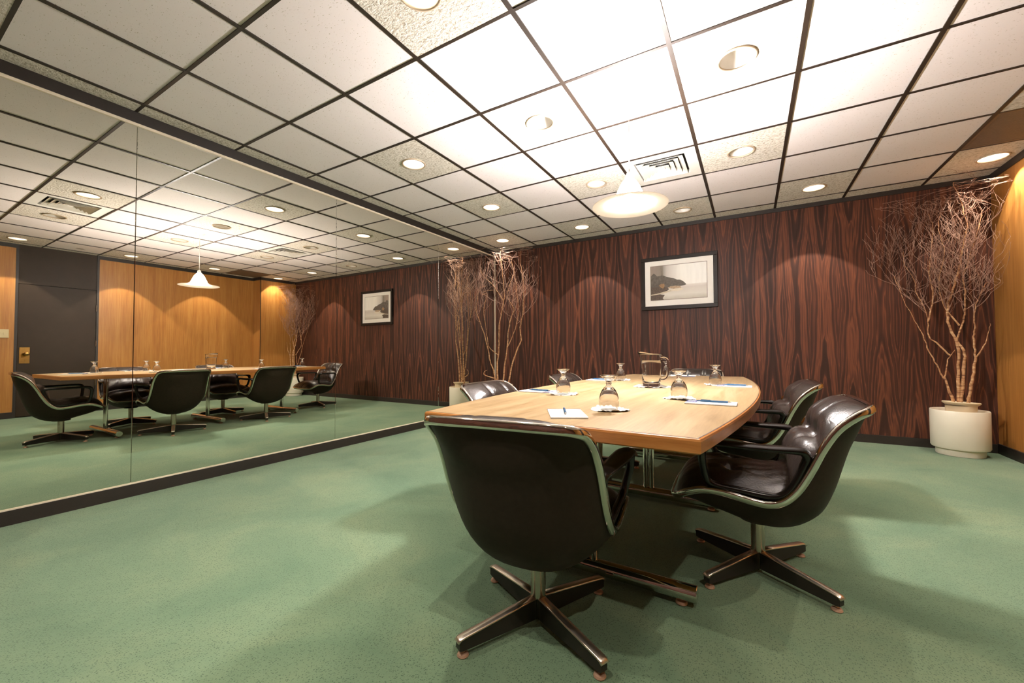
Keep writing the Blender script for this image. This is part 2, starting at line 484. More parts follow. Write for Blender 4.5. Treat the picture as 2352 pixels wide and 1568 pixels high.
for x0, x1, y0, y1, hole in roughs:
    m = MB(); z = CE - .004
    if hole:
        cx, cy = (x0 + x1) / 2, (y0 + y1) / 2; n = 32; vs = []; fs = []
        hw, hh = (x1 - x0) / 2 - .006, (y1 - y0) / 2 - .006
        for k in range(n):
            a_ = 2 * pi * (k + .5) / n; c_, s_ = cos(a_), sin(a_)
            q = max(abs(c_) / hw, abs(s_) / hh)
            vs += [(cx + RO * c_, cy + RO * s_, z), (cx + c_ / q, cy + s_ / q, z), (cx + c_ / q, cy + s_ / q, z + .02)]
        # put the square's corners in
        for k in range(n):
            l = (k + 1) % n
            fs += [(3 * k, 3 * k + 1, 3 * l + 1, 3 * l), (3 * k + 1, 3 * k + 2, 3 * l + 2, 3 * l + 1)]
        m.add(vs, fs)
        for sx_, sy_, k in ((1, 1, 0), (-1, 1, 1), (-1, -1, 2), (1, -1, 3)):
            a0 = (k * n // 4 + n // 8 - 1) % n; a1 = (a0 + 1) % n
            m.add([vs[3 * a0 + 1], (cx + sx_ * hw, cy + sy_ * hh, z), vs[3 * a1 + 1]], [(0, 1, 2)])
    else:
        m.box((x0 + .003, y0 + .003, z), (x1 - .003, y1 - .003, z + .02))
    m.build('textured_tile', M['rough'], ceil, smooth=False)
# dark grid bars
g = MB(); hb = .012
for x in xs_b[1:-1]: g.box((x - hb, YF, CE - .006), (x + hb, YB, CE + .01))
for y in ys_b[1:-1]: g.box((0, y - hb * .75, CE - .0055), (XD, y + hb * .75, CE + .01))
g.build('ceiling_grid', M['grid'], ceil, smooth=False)
# roof slab closing the plenum
struct(MB().box((-.1, YF - .1, CE + .2), (XD + .1, YB + .1, CE + .25)).build('ceiling_slab', M['dark_gap'], smooth=False))

# downlights: build one lit, one unlit, then copy with parts
def make_light(on):
    r = empty('recessed_downlight')
    MB().lathe([(.0875, -.002), (.0895, -.007), (.099, -.008), (.102, -.005), (.102, -.001)], 40).build('trim_ring', M['trim_beige'], r)
    o = r.children[-1]
    o.data.clear_geometry()
    mb = MB().lathe([(.0865, .004), (.0885, -.008), (.099, -.009), (.1025, -.004), (.1, .002)], 40, close=True)
    o.data.from_pydata(mb.v, [], mb.f)
    for p in o.data.polygons: p.use_smooth = True
    mb = MB(); n = 40; prof = [(.0865, .002), (.085, .03), (.079, .058), (.064, .083), (.04, .096), (0.0001, .1)]
    vs = []; fs = []
    for rr, z in prof:
        for k in range(n): vs.append((rr * cos(2 * pi * k / n), rr * sin(2 * pi * k / n), z))
    for a in range(len(prof) - 1):
        for k in range(n):
            l = (k + 1) % n; fs.append((a * n + k, (a + 1) * n + k, (a + 1) * n + l, a * n + l))
    mesh_obj('reflector', vs, fs, M['can_white'], r)
    MB().lathe([(.0001, .064), (.02, .066), (.036, .073), (.042, .082), (.034, .092), (.0001, .094)], 28).build('bulb', M['bulb_on' if on else 'bulb_off'], r)
    return r
protos = {LIT: make_light(1), OFF: make_light(0)}; used = set()
SPOTS = []
for i, j, st, lab in LIGHTS:
    if st in used: o = copy_tree(protos[st])
    else: o = protos[st]; used.add(st)
    o.location = (gx(i), gy(j), CE - .004)
    tag(o, lab, 'ceiling light', 'recessed ceiling downlights')
    if st == LIT: SPOTS.append((gx(i), gy(j)))

# louvred diffusers
def make_diffuser():
    r = empty('air_diffuser')
    hx, hy = GSX / 2 - .011, GSY / 2 - .011
    def ring(o, i_, z0, z1):
        vs = []; 
        for s_, z in ((o, z0), (i_, z1)):
            vs += [(-s_, -s_, z), (s_, -s_, z), (s_, s_, z), (-s_, s_, z)]
        return vs, [(k, (k + 1) % 4, 4 + (k + 1) % 4, 4 + k) for k in range(4)]
    q = .205
    vs = [(-hx, -hy, 0), (hx, -hy, 0), (hx, hy, 0), (-hx, hy, 0), (-q, -q, 0), (q, -q, 0), (q, q, 0), (-q, q, 0), (-q, -q, .03), (q, -q, .03), (q, q, .03), (-q, q, .03)]
    fs = [(k, (k + 1) % 4, 4 + (k + 1) % 4, 4 + k) for k in range(4)] + [(4 + k, 4 + (k + 1) % 4, 8 + (k + 1) % 4, 8 + k) for k in range(4)]
    f = mesh_obj('diffuser_frame', vs, fs, M['white_enamel'], r, smooth=False)
    MB().box((-q, -q, .03), (q, q, .034)).build('duct_backing', M['dark_gap'], r, smooth=False)
    for k in range(4):
        o = .19 - k * .043; vs, fs = ring(o, o - .046, -.006, .026)
        lv = mesh_obj('louvre', vs, fs, M['white_enamel'], r, smooth=False)
        sm = lv.modifiers.new('thick', 'SOLIDIFY'); sm.thickness = .002
    MB().box((-.022, -.022, -.004), (.022, .022, .0)).build('centre_plate', M['white_enamel'], r, smooth=False)
    return r
d0 = make_diffuser()
for k, (i, j) in enumerate(DIFF):
    o = d0 if k == 0 else copy_tree(d0)
    o.location = (gx(i + .5), gy(j + .5), CE)
    tag(o, ['white square louvred air diffuser in the ceiling behind the pendant lamp',
            'white louvred air diffuser over the near table end, seen only in the mirror'][k], 'air vent', 'louvred ceiling diffusers')
# brown return grille
gr = empty('return_air_grille', (0, 0, CE))
tag(gr, 'brown slotted return air grille filling one ceiling tile beside the amber wall', 'air vent')
M['grille'] = plain('grille', (116, 94, 74), .5, var=.05)
x0, x1, y0, y1 = gx(-4) + .012, gx(-5) - .012, gy(4) + .009, gy(5) - .009
fr_ = MB().box((x0, y0, -.004), (x1, y0 + .02, .004)).box((x0, y1 - .02, -.004), (x1, y1, .004)).box((x0, y0 + .02, -.004), (x0 + .02, y1 - .02, .004)).box((x1 - .02, y0 + .02, -.004), (x1, y1 - .02, .004))
fr_.build('grille_frame', M['grille'], gr, smooth=False)
sl = MB(); n = 40
for k in range(n):
    yy = y0 + .022 + (y1 - y0 - .044) * (k + .5) / n
    sl.box((x0 + .02, yy - .0045, -.002), (x1 - .02, yy + .0045, .002))
sl.build('slats', M['grille'], gr, smooth=False)
MB().box((x0 + .001, y0 + .001, .012), (x1 - .001, y1 - .001, .016)).build('duct_backing', M['dark_gap'], gr, smooth=False)

# ------------------------------------------------------------------ pendant lamp
PX, PY = 2.905, 2.51
pn = empty('pendant_lamp', (PX, PY, CE))
tag(pn, 'white opal glass pendant lamp with bell shade and wide brim hanging over the table', 'pendant lamp')
MB().lathe([(.0001, -.02), (.03, -.02), (.06, -.012), (.068, -.003), (.068, 0)], 40).build('ceiling_canopy', M['white_enamel'], pn)
MB().lathe([(.003, -.535), (.003, -.018)], 10).build('cord', M['white_enamel'], pn)
zc = 1.862 - CE
MB().lathe([(.012, zc + .165), (.018, zc + .168), (.024, zc + .185), (.018, zc + .205), (.005, zc + .215)], 24).build('socket_cap', M['white_enamel'], pn)
prof = [(.012, .172), (.026, .166), (.043, .149), (.058, .124), (.071, .096), (.082, .069), (.090, .052), (.0885, .0475), (.0785, .0655), (.0675, .094), (.0545, .1215), (.040, .146), (.024, .162), (.012, .167)]
MB().lathe([(r, zc + z) for r, z in prof], 64, close=True).build('shade_bell', M['opal_lit'], pn)
prof = [(.090, .0515), (.112, .030), (.14, .018), (.175, .009), (.21, .003), (.229, .0), (.230, -.003), (.21, -.0015), (.175, .0045), (.14, .0135), (.112, .0255), (.0885, .0470)]
MB().lathe([(r, zc + z) for r, z in prof], 64, close=True).build('shade_brim', M['opal'], pn)
MB().lathe([(.0001, zc + .068), (.012, zc + .07), (.022, zc + .085), (.018, zc + .11), (.012, zc + .15), (.0001, zc + .15)], 24).build('bulb', M['bulb_on'], pn)

# ------------------------------------------------------------------ boat-shaped table
TZ = .715
tb = empty('conference_table', (2.969, 2.64, 0), radians(-1.2))
tag(tb, 'long boat-shaped wooden conference table with amber edge on chrome pedestals', 'table')
HL, W0, W1, TH = 1.497, .492, .622, .043
def boat(inset, n=28):
    pts = []
    for k in range(n + 1):
        y = -HL + 2 * HL * k / n; w = W0 + (W1 - W0) * (1 - (y / HL) ** 2)
        pts.append((w - inset, y * (HL - inset) / HL))
    return pts
def outline(inset): 
    r = boat(inset); return r + [(-x, y) for x, y in reversed(r)]
def slab(loops, cap_top=True, cap_bot=True):
    vs = []; fs = []; n = len(loops[0][0])
    for pts, z in loops: vs += [(x, y, z) for x, y in pts]
    for a in range(len(loops) - 1):
        for k in range(n):
            l = (k + 1) % n; fs.append((a * n + k, a * n + l, (a + 1) * n + l, (a + 1) * n + k))
    if cap_bot: fs.append(tuple(range(n))[::-1])
    if cap_top: fs.append(tuple((len(loops) - 1) * n + k for k in range(n)))
    return vs, fs
vs, fs = slab([(outline(.0095), TZ - .012), (outline(.0095), TZ)]); mesh_obj('tabletop', vs, fs, M['table_veneer'], tb, smooth=False)
vs, fs = slab([(outline(.0065), TZ - .012), (outline(.0065), TZ - .0002)]); mesh_obj('inlay_line', vs, fs, M['inlay'], tb, smooth=False)
vs, fs = slab([(outline(.02), TZ - TH), (outline(.004), TZ - TH), (outline(0), TZ - TH + .004), (outline(0), TZ - .008), (outline(.002), TZ - .0025), (outline(.0063), TZ - .0007), (outline(.009), TZ - .003)])
mesh_obj('edge_band', vs, fs, M['table_edge'], tb, smooth=False)
for y in (-1.02, .02, 1.06):
    bar = MB().tube([(-.415, y, .047), (-.413, y, .047), (.413, y, .047), (.415, y, .047)], [.029, .031, .031, .029], 20).build('pedestal_foot', M['chrome'], tb)
    for s_ in (-1, 1):
        MB().lathe([(.0155, .07), (.0155, TZ - TH)], 20, (s_ * .019, y, 0)).build('post', M['chrome'], bar)
        MB().lathe([(.02, 0), (.022, .004), (.018, .012), (.008, .014), (.008, .03)], 16, (s_ * .36, y, 0)).build('foot_glide', M['copper'], bar)
    MB().box((-.2, y - .03, TZ - TH - .006), (.2, y + .03, TZ - TH)).build('mounting_plate', M['black_paint'], tb, smooth=False)

# ------------------------------------------------------------------ chairs
ROWS = [  # half width, v, z at the rim | v, z on the shell's spine
 (.205, -.345, .742, -.350, .742), (.238, -.325, .734, -.341, .69), (.253, -.290, .714, -.325, .625), (.261, -.240, .667, -.303, .56),
 (.266, -.198, .598, -.283, .485), (.269, -.160, .514, -.258, .40), (.272, -.122, .443, -.218, .312), (.275, -.08, .396, -.155, .256),
 (.277, -.035, .377, -.09, .230), (.279, .02, .380, -.02, .224), (.280, .08, .391, .05, .236), (.279, .14, .398, .12, .256),
 (.275, .20, .394, .19, .276), (.266, .25, .375, .245, .298), (.247, .285, .353, .285, .316), (.215, .303, .340, .305, .328), (.19, .309, .337, .316, .334)]
SUB = 5
RS = catmull(ROWS, SUB)
CUSH = [(-.338, .751), (-.308, .759), (-.262, .748), (-.212, .708), (-.183, .645), (-.128, .60), (-.100, .54), (-.098, .478), (-.05, .452), (.02, .456), (.08, .462),
        (.14, .465), (.20, .460), (.25, .443), (.283, .415), (.303, .38), (.310, .348)]
CS = catmull(CUSH, SUB)

def make_chair():
    r = empty('swivel_chair')
    # moulded shell
    NA = 28; vs = []; fs = []
    for w, v, z, sv, sz in RS:
        for k in range(NA + 1):
            th = -pi / 2 + pi * k / NA; a = sin(th); b = abs(a) ** 2.6
            vs.append((w * a, sv * (1 - b) + v * b, sz * (1 - b) + z * b))
    n = NA + 1
    for i in range(len(RS) - 1):
        for k in range(NA): fs.append((i * n + k, i * n + k + 1, (i + 1) * n + k + 1, (i + 1) * n + k))
    sh = mesh_obj('shell', vs, fs, M['black_plastic'], r)
    # chrome rim: closed loop along the shell's edge
    loop = [(-w, v, z) for w, v, z, *_ in RS]
    loop += [(-.10, .315, .3345), (0, .317, .334), (.10, .315, .3345)]
    loop += [(w, v, z) for w, v, z, *_ in reversed(RS)]
    loop += [(.15, -.350, .743), (.05, -.352, .744), (-.05, -.352, .744), (-.15, -.350, .743)]
    # flattened band: two stacked tubes read as one rounded bar
    def band(pts, h, wd):
        N = len(pts); P = [Vector(p) for p in pts]; cen = Vector((0, 0, .5)); vs = []; m = 10
        for i in range(N):
            t = (P[(i + 1) % N] - P[i - 1]).normalized()
            # across direction: away from the shell's middle
            c = Vector((0, P[i].y * .35 + .02, max(.5, P[i].z * .6 + .25)))
            o = (P[i] - c); o = (o - t * o.dot(t)).normalized(); q = t.cross(o)
            for k in range(m):
                a = 2 * pi * k / m
                ca, sa = cos(a), sin(a)
                ca = math.copysign(abs(ca) ** .7, ca); sa = math.copysign(abs(sa) ** .7, sa)
                vs.append(P[i] + o * (ca * wd) + q * (sa * h))
        fs = [(i * m + k, i * m + (k + 1) % m, ((i + 1) % N) * m + (k + 1) % m, ((i + 1) % N) * m + k) for i in range(N) for k in range(m)]
        return vs, fs
    vs, fs = band(loop, .0150, .0098)
    mesh_obj('chrome_rim', vs, fs, M['chrome'], r)
    # upholstery
    def cushion(i0, i1, name):
        NA = 72; n = NA + 1; vs = []
        for i in range(i0, i1 + 1):
            w, v, z, _, _ = RS[i]; cv, cz = CS[i]; row = i / SUB
            ti = Vector((0, CS[min(i + 1, len(CS) - 1)][0] - CS[max(i - 1, 0)][0], CS[min(i + 1, len(CS) - 1)][1] - CS[max(i - 1, 0)][1])).normalized()
            nr = Vector((0, ti.z, -ti.y)) * -1
            nr = Vector((0, -ti.z, ti.y)); 
            if nr.z < 0 and row > 7: nr = -nr
            if row <= 7 and nr.y < 0 and row > 2: nr = -nr
            if row <= 2 and nr.z < 0: nr = -nr
            for k in range(NA + 1):
                th = -pi / 2 + pi * k / NA; a = sin(th); b = abs(a) ** 3.4
                p = Vector(((w - .013) * a, cv * (1 - b) + (v + .006) * b, cz * (1 - b) + (z + .004) * b))
                dep = 0
                if row <= 7.2:
                    dep += .022 * math.exp(-((row - 4.1) / .26) ** 2)
                    for s_ in (-.36, .36):
                        dep += .008 * math.exp(-((a - s_) / .04) ** 2) * max(0, min(1, (row - .6) / 1.6)) * (1 if row < 6.6 else .3)
                        dep += .020 * math.exp(-((a - s_) / .1) ** 2 - ((row - 4.1) / .5) ** 2)
                        dep += .004 * math.exp(-((a - s_) / .11) ** 2 - ((row - 2.6) / .4) ** 2)
                else:
                    for s_ in (-.36, .36):
                        dep += .026 * math.exp(-((a - s_) / .09) ** 2 - ((row - 10.2) / .45) ** 2)
                        dx, dy = (a - s_) / .25, (row - 10.2) / 1.6
                        ang = math.atan2(dy, dx); rad = sqrt(dx * dx + dy * dy)
                        dep += .007 * math.exp(-rad * rad) * (.5 + .5 * cos(ang * 6)) ** 2
                dep += .022 * math.exp(-((row - 7.1) / .38) ** 2)
                dep += (.0016 * sin(a * 9 + row * 1.7) + .0012 * sin(a * 23 + row * 2.9)) * (1 - b) * max(0, min(1, (row - 1) / 2))
                p -= nr * dep * (1 - b)
                vs.append(p)
        rows = i1 - i0 + 1
        fs = [(i * n + k, i * n + k + 1, (i + 1) * n + k + 1, (i + 1) * n + k) for i in range(rows - 1) for k in range(NA)]
        return mesh_obj(name, vs, fs, M['leather'], r)
    cushion(0, 7 * SUB, 'back_cushion'); cushion(7 * SUB, len(RS) - 1, 'seat_cushion')
    # arm loops
    A = [(-.150, .556, .016, .015), (-.147, .571, .020, .016), (-.132, .582, .026, .015), (-.05, .583, .033, .013), (.05, .585, .037, .0125), (.13, .587, .036, .013), (.170, .582, .028, .015),
         (.187, .566, .020, .016), (.191, .54, .016, .015), (.187, .49, .015, .0145), (.178, .445, .015, .0145), (.160, .424, .015, .0145), (.12, .415, .015, .014), (.05, .409, .015, .014),
         (-.03, .403, .015, .014), (-.07, .411, .015, .014), (-.098, .437, .015, .014), (-.122, .485, .015, .014), (-.140, .53, .015, .014)]
    for s_ in (-1, 1):
        N = len(A); sub = []
        for i in range(N):
            p0, p1, p2, p3 = A[i - 1], A[i], A[(i + 1) % N], A[(i + 2) % N]
            for k in range(3):
                t = k / 3
                sub.append(tuple(.5 * (2 * b + (c - a) * t + (2 * a - 5 * b + 4 * c - d) * t * t + (3 * b - a - 3 * c + d) * t ** 3) for a, b, c, d in zip(p0, p1, p2, p3)))
        N = len(sub); m = 12; vs = []
        for i in range(N):
            v, z, wl, th = sub[i]; tv, tz = sub[(i + 1) % N][0] - sub[i - 1][0], sub[(i + 1) % N][1] - sub[i - 1][1]
            L = math.hypot(tv, tz); nv, nz = -tz / L, tv / L
            u = .257 + .030 * max(0, min(1, (v + .15) / .34)) * max(0, min(1, (z - .40) / .12)) + .004
            for k in range(m):
                a = 2 * pi * k / m
                vs.append((s_ * (u + wl * cos(a)), v + nv * th * sin(a), z + nz * th * sin(a)))
        fs = [(i * m + k, i * m + (k + 1) % m, ((i + 1) % N) * m + (k + 1) % m, ((i + 1) % N) * m + k) for i in range(N) for k in range(m)]
        mesh_obj('armrest', vs, fs, M['black_gloss'], r)
    # column, hub and four-star base
    MB().lathe([(.026, .088), (.026, .232)], 28).build('column', M['brushed'], r)
    MB().lathe([(.07, .222), (.075, .232), (.05, .245)], 24).build('seat_plate', M['black_paint'], r)
    MB().box((-.02, -.02, .016), (.02, .02, .09)).build('hub', M['brushed'], r, smooth=False)
    for q in range(4):
        ang = q * pi / 2
        def xf(p): return (p[0] * cos(ang) - p[1] * sin(ang), p[0] * sin(ang) + p[1] * cos(ang), p[2])
        w0, w1 = .0135, .0135; pts = []
        prof = [(.012, .018, .086), (.30, .022, .056), (.312, .025, .053)]
        vs = []; 
        for x, zb, zt in prof:
            for yy in (-w0, w0):
                vs += [xf((x, yy, zb)), xf((x, yy, zt))]
        fs = []
        for a in range(len(prof) - 1):
            b = a * 4
            fs += [(b, b + 4, b + 5, b + 1), (b + 2, b + 3, b + 7, b + 6), (b + 1, b + 5, b + 7, b + 3), (b, b + 2, b + 6, b + 4)]
        e = (len(prof) - 1) * 4
        fs += [(0, 1, 3, 2), (e, e + 2, e + 3, e + 1)]
        lg = mesh_obj('leg', vs, fs, M['black_paint'], r, smooth=False)
        # polished cap along the top, rounded over the end
        cp = [(.016, .088), (.10, .0795), (.20, .069), (.295, .059), (.308, .056), (.3165, .049)]
        vs = []; m = 8
        for ci, (x, z) in enumerate(cp):
            for k in range(m):
                a = 2 * pi * k / m
                vs.append(xf((x + (.004 * sin(a) if ci == len(cp) - 1 else 0), .0165 * cos(a), z + .0055 * sin(a))))
        fs = [(i * m + k, i * m + (k + 1) % m, (i + 1) * m + (k + 1) % m, (i + 1) * m + k) for i in range(len(cp) - 1) for k in range(m)]
        fs += [tuple(range(m))[::-1], tuple((len(cp) - 1) * m + k for k in range(m))]
        mesh_obj('leg_cap', vs, fs, M['polished'], lg)
        c = xf((.295, 0, 0))
        MB().lathe([(.017, 0), (.019, .003), (.016, .009), (.006, .012), (.006, .026)], 18, c).build('glide', M['copper'], lg)
    return r

def turn_base(chair, deg, rz):
    """swivel: turn the star base under the seat"""
    for ch in chair.children:
        if ch.name.split('.')[0] in ('leg', 'hub'): ch.rotation_euler = (0, 0, radians(deg) - rz)

CH = [  # x, y, facing (deg, 0 = +y, 90 = -x), base angle, label
 (2.887, 1.255, 6, -116, 'black leather swivel chair at the near table end, its plain shell back to the camera'),
 (3.559, 2.02, 91, -125, 'black leather swivel chair at the right table side, nearest the camera'),
 (3.545, 3.10, 92, -95, 'black leather swivel chair at the right table side, farther from the camera'),
 (2.42, 2.08, -90, -70, 'black leather swivel chair at the mirror side, nearer one, in front of the left planter'),
 (2.47, 3.18, -90, -64, 'black leather swivel chair at the mirror side, farther from the camera'),
 (3.03, 4.36, 178, -75, 'black leather swivel chair at the far table end, back to the rosewood wall'),
]
chair0 = make_chair()
for k, (x, y, a, bdeg, lab) in enumerate(CH):
    c = chair0 if k == 0 else copy_tree(chair0)
    c.location = (x, y, 0); c.rotation_euler = (0, 0, radians(a)); turn_base(c, bdeg, radians(a))
    tag(c, lab, 'chair', 'swivel chairs around the conference table')

# ------------------------------------------------------------------ things on the table
GH = .120
def make_goblet():
    # upside-down stemmed goblet: rim at z=0, foot on top
    outer = [(.0315, 0), (.0345, .012), (.0362, .026), (.0350, .042), (.031, .056), (.0245, .068), (.0165, .077), (.0105, .083), (.0092, .088), (.0115, .0905), (.0105, .093), (.011, .098), (.018, .108), (.029, .1165), (.0335, .1185), (.0335, .1205), (.0001, .1195)]
    inner = [(.0001, .0735), (.012, .072), (.0225, .065), (.029, .0545), (.0332, .0415), (.0345, .026), (.0328, .012), (.0302, 0.0003)]
    return goblet_mesh(outer[::-1], inner[::-1])
def goblet_mesh(outer_top_down, inner_bottom_up):
    prof = outer_top_down + inner_bottom_up     # foot centre -> rim -> inside top
    return MB().lathe(prof, 40).build('water_goblet', M['glass'])
GOB = [
 (3.058, 1.545, 'upturned glass goblet nearest the camera, on the doily by the end notepad'),
 (2.668, 1.995, 'upturned glass goblet on the mirror side of the table, nearer the camera'),
 (3.242, 2.075, 'upturned glass goblet on the right side of the table, nearer the camera'),
 (2.645, 3.20, 'upturned glass goblet on the mirror side of the table, left behind the front goblet'),
 (3.335, 3.04, 'upturned glass goblet farthest to the right, before the far right notepad'),
 (2.862, 3.96, 'upturned glass goblet at the far table end, half hidden by the pitcher handle'),
]
DOI = ['crimped white paper doily under the goblet nearest the camera',
 'crimped white paper doily under the nearer mirror side goblet',
 'crimped white paper doily beside the nearer right side notepad, under a goblet',
 'crimped white paper doily under the farther mirror side goblet',
 'crimped white paper doily beside the far right notepad, under a goblet',
 'crimped white paper doily under the goblet at the far table end']
def make_doily(r0, seed):
    rnd = random.Random(seed); n = 96; rings = [0, .3, .55, .68, .76, .84, .92, 1.0]; vs = [(0, 0, .0012)]; fs = []
    ph = [rnd.uniform(0, 6.28) for _ in range(6)]
    for q in rings[1:]:
        for k in range(n):
            a = 2 * pi * k / n
            e = max(0, q - .6) / .4
            rr = r0 * q * (1 + .035 * e * cos(24 * a) + .05 * e * sin(3 * a + ph[0]))
            z = .0012 + e * (.003 + .004 * sin(2 * a + ph[1]) + .0018 * sin(24 * a + ph[2]) + .0022 * sin(9 * a + ph[3]))
            vs.append((rr * cos(a), rr * sin(a), max(.0012, z)))
    for k in range(n): fs.append((0, 1 + k, 1 + (k + 1) % n))
    for i in range(len(rings) - 2):
        for k in range(n):
            l = (k + 1) % n; fs.append((1 + i * n + k, 1 + (i + 1) * n + k, 1 + (i + 1) * n + l, 1 + i * n + l))
    o = mesh_obj('paper_doily', vs, fs, M['paper']); m = o.modifiers.new('thick', 'SOLIDIFY'); m.thickness = .0006; m.offset = 1
    return o
gob0 = make_goblet()
for k, (x, y, lab) in enumerate(GOB):
    gobj = gob0 if k == 0 else gob0.copy()
    if k: COL.objects.link(gobj)
    gobj.location = (x, y, TZ + .0022); gobj.rotation_euler = (0, 0, k * .7); gobj.scale = (1.07, 1.07, 1.12)
    tag(gobj, lab, 'glass', 'upturned water goblets on the table')
    d = make_doily(.074, k + 3); d.location = (x + .004, y - .004, TZ)
    tag(d, DOI[k], 'doily', 'paper doilies on the table')

# pitcher
PT = (2.985, 2.70)
pt = empty('water_pitcher', (*PT, TZ + .0022), radians(-12))
tag(pt, 'clear glass water pitcher with handle on a doily at the table centre', 'pitcher')
n = 48; ph_ = .215
def pit_ring(r, z, lip=0.0, up=0.0):
    out = []
    for k in range(n):
        a = 2 * pi * k / n; d = math.exp(-((((a - pi + pi) % (2 * pi)) - pi) / .95) ** 2)
        rr = r + lip * d; zz = z + up * d
        out.append((rr * cos(a), rr * sin(a), zz))
    return out
rings = [pit_ring(.0001, 0), pit_ring(.05, 0), pit_ring(.054, .004), pit_ring(.055, .02), pit_ring(.059, .08), pit_ring(.064, .14), pit_ring(.069, .185, .002, .006), pit_ring(.0715, .205, .010, .010), pit_ring(.072, .210, .015, .016),
         pit_ring(.0700, .2105, .014, .016), pit_ring(.0685, .205, .009, .010), pit_ring(.0655, .185, .0015, .006), pit_ring(.0605, .14), pit_ring(.0555, .08), pit_ring(.0515, .024), pit_ring(.0001, .02)]
vs = [p for r_ in rings for p in r_]
fs = [(i * n + k, i * n + (k + 1) % n, (i + 1) * n + (k + 1) % n, (i + 1) * n + k) for i in range(len(rings) - 1) for k in range(n)]
mesh_obj('pitcher_body', vs, fs, M['pitcher_glass'], pt)
hp_ = catmull([(.064, 0, .182), (.085, 0, .186), (.104, 0, .176), (.11, 0, .15), (.108, 0, .10), (.102, 0, .072), (.088, 0, .056), (.07, 0, .052), (.0575, 0, .056)], 4)
MB().tube(hp_, .0075, 12).build('handle', M['pitcher_glass'], pt)
wr = [pit_ring(.0001, .0205), pit_ring(.051, .0245), pit_ring(.0552, .08), pit_ring(.0602, .14), pit_ring(.0634, .168), pit_ring(.0001, .168)]
vs = [p for r_ in wr for p in r_]
fs = [(i * n + k, i * n + (k + 1) % n, (i + 1) * n + (k + 1) % n, (i + 1) * n + k) for i in range(len(wr) - 1) for k in range(n)]
mesh_obj('water', vs, fs, M['water'], pt)
d = make_doily(.118, 21); d.location = (PT[0] + .005, PT[1] - .005, TZ); tag(d, 'large crimped white paper doily under the glass water pitcher', 'doily', 'paper doilies on the table')

# notepads and pens
def make_pad(logo):
    r = empty('notepad')
    MB().box((-.1, -.064, 0), (.1, .064, .004)).build('paper_block', M['paper'], r, smooth=False)
    if logo:
        MB().box((-.0995, -.022, .004), (-.0555, .0635, .0043)).build('printed_square', M['pad_navy'], r, smooth=False)
        e = r.children[-1]
        w = MB()
        for u, v_, s_ in ((-.0885, .021, .0045), (-.0775, .021, .0045), (-.0675, .021, .0035)):
            w.box((u - s_, v_ - .010, .0043), (u + s_, v_ + .010, .0045))
        w.build('printed_mark', M['paper'], e, smooth=False)
    else:
        MB().box((-.1005, -.0645, .0), (-.0945, .0645, .0046)).build('binding_strip', M['pad_navy'], r, smooth=False)
    MB().box((-.1, -.064, -.0008), (.1, .064, 0)).build('backing_card', M['pad_navy'], r, smooth=False)
    return r
def make_pen():
    r = empty('ballpoint_pen')
    MB().tube([(-.052, 0, .0048), (.05, 0, .0048), (.056, 0, .0048)], [.0046, .0046, .0040], 14).build('barrel', M['pen_blue'], r)
    MB().tube([(.056, 0, .0048), (.067, 0, .0048), (.070, 0, .0048)], [.0036, .0016, .0006], 12).build('tip', M['brushed'], r)
    MB().tube([(-.066, 0, .0048), (-.052, 0, .0048)], [.0028, .0032], 12).build('push_button', M['pen_blue'], r)
    MB().box((-.05, -.0018, .0094), (-.012, .0018, .0108)).box((-.05, -.0018, .0074), (-.045, .0018, .0100)).build('clip', M['pen_blue'], r, smooth=False)
    return r
PADS = [  # x, y, rot of long axis from top edge to foot, logo, pen offset + rot
 (2.958, 1.352, -61, 0, (-.024, -.004, -3), 'white notepad at the near table end before the end chair', 'blue ballpoint pen lying along the end chair notepad'),
 (3.392, 1.942, 0, 1, (.010, .0, 0), 'white notepad with navy printed square, nearer right side chair', 'blue ballpoint pen on the nearer right side notepad'),
 (3.450, 2.965, 0, 1, (.010, .005, 0), 'white notepad with navy printed square, farther right side chair', 'blue ballpoint pen on the farther right side notepad'),
 (2.484, 2.055, 180, 1, (-.01, .0, 180), 'white notepad at the mirror side, before the nearer left chair', 'blue ballpoint pen on the nearer mirror side notepad'),
 (2.505, 3.12, 180, 1, (.0, .0, 180), 'white notepad at the mirror side, before the farther left chair', 'blue ballpoint pen on the farther mirror side notepad'),
 (3.045, 4.00, 92, 0, (.0, .0, 0), 'white notepad at the far table end beside the pitcher handle goblet', 'blue ballpoint pen on the far table end notepad'),
]
pad_p = {0: None, 1: None}; pen0 = None
for x, y, rot, logo, (px, py, prot), lab, plab in PADS:
    if pad_p[logo] is None: p = pad_p[logo] = make_pad(logo)
    else: p = copy_tree(pad_p[logo])
    p.location = (x, y, TZ + .001); p.rotation_euler = (0, 0, radians(rot)); tag(p, lab, 'notepad', 'notepads on the table')
    if pen0 is None: q = pen0 = make_pen()
    else: q = copy_tree(pen0)
    a = radians(rot)
    q.location = (x + px * cos(a) - py * sin(a), y + px * sin(a) + py * cos(a), TZ + .0054)
    q.rotation_euler = (0, 0, a + radians(prot)); tag(q, plab, 'pen', 'blue pens on the notepads')

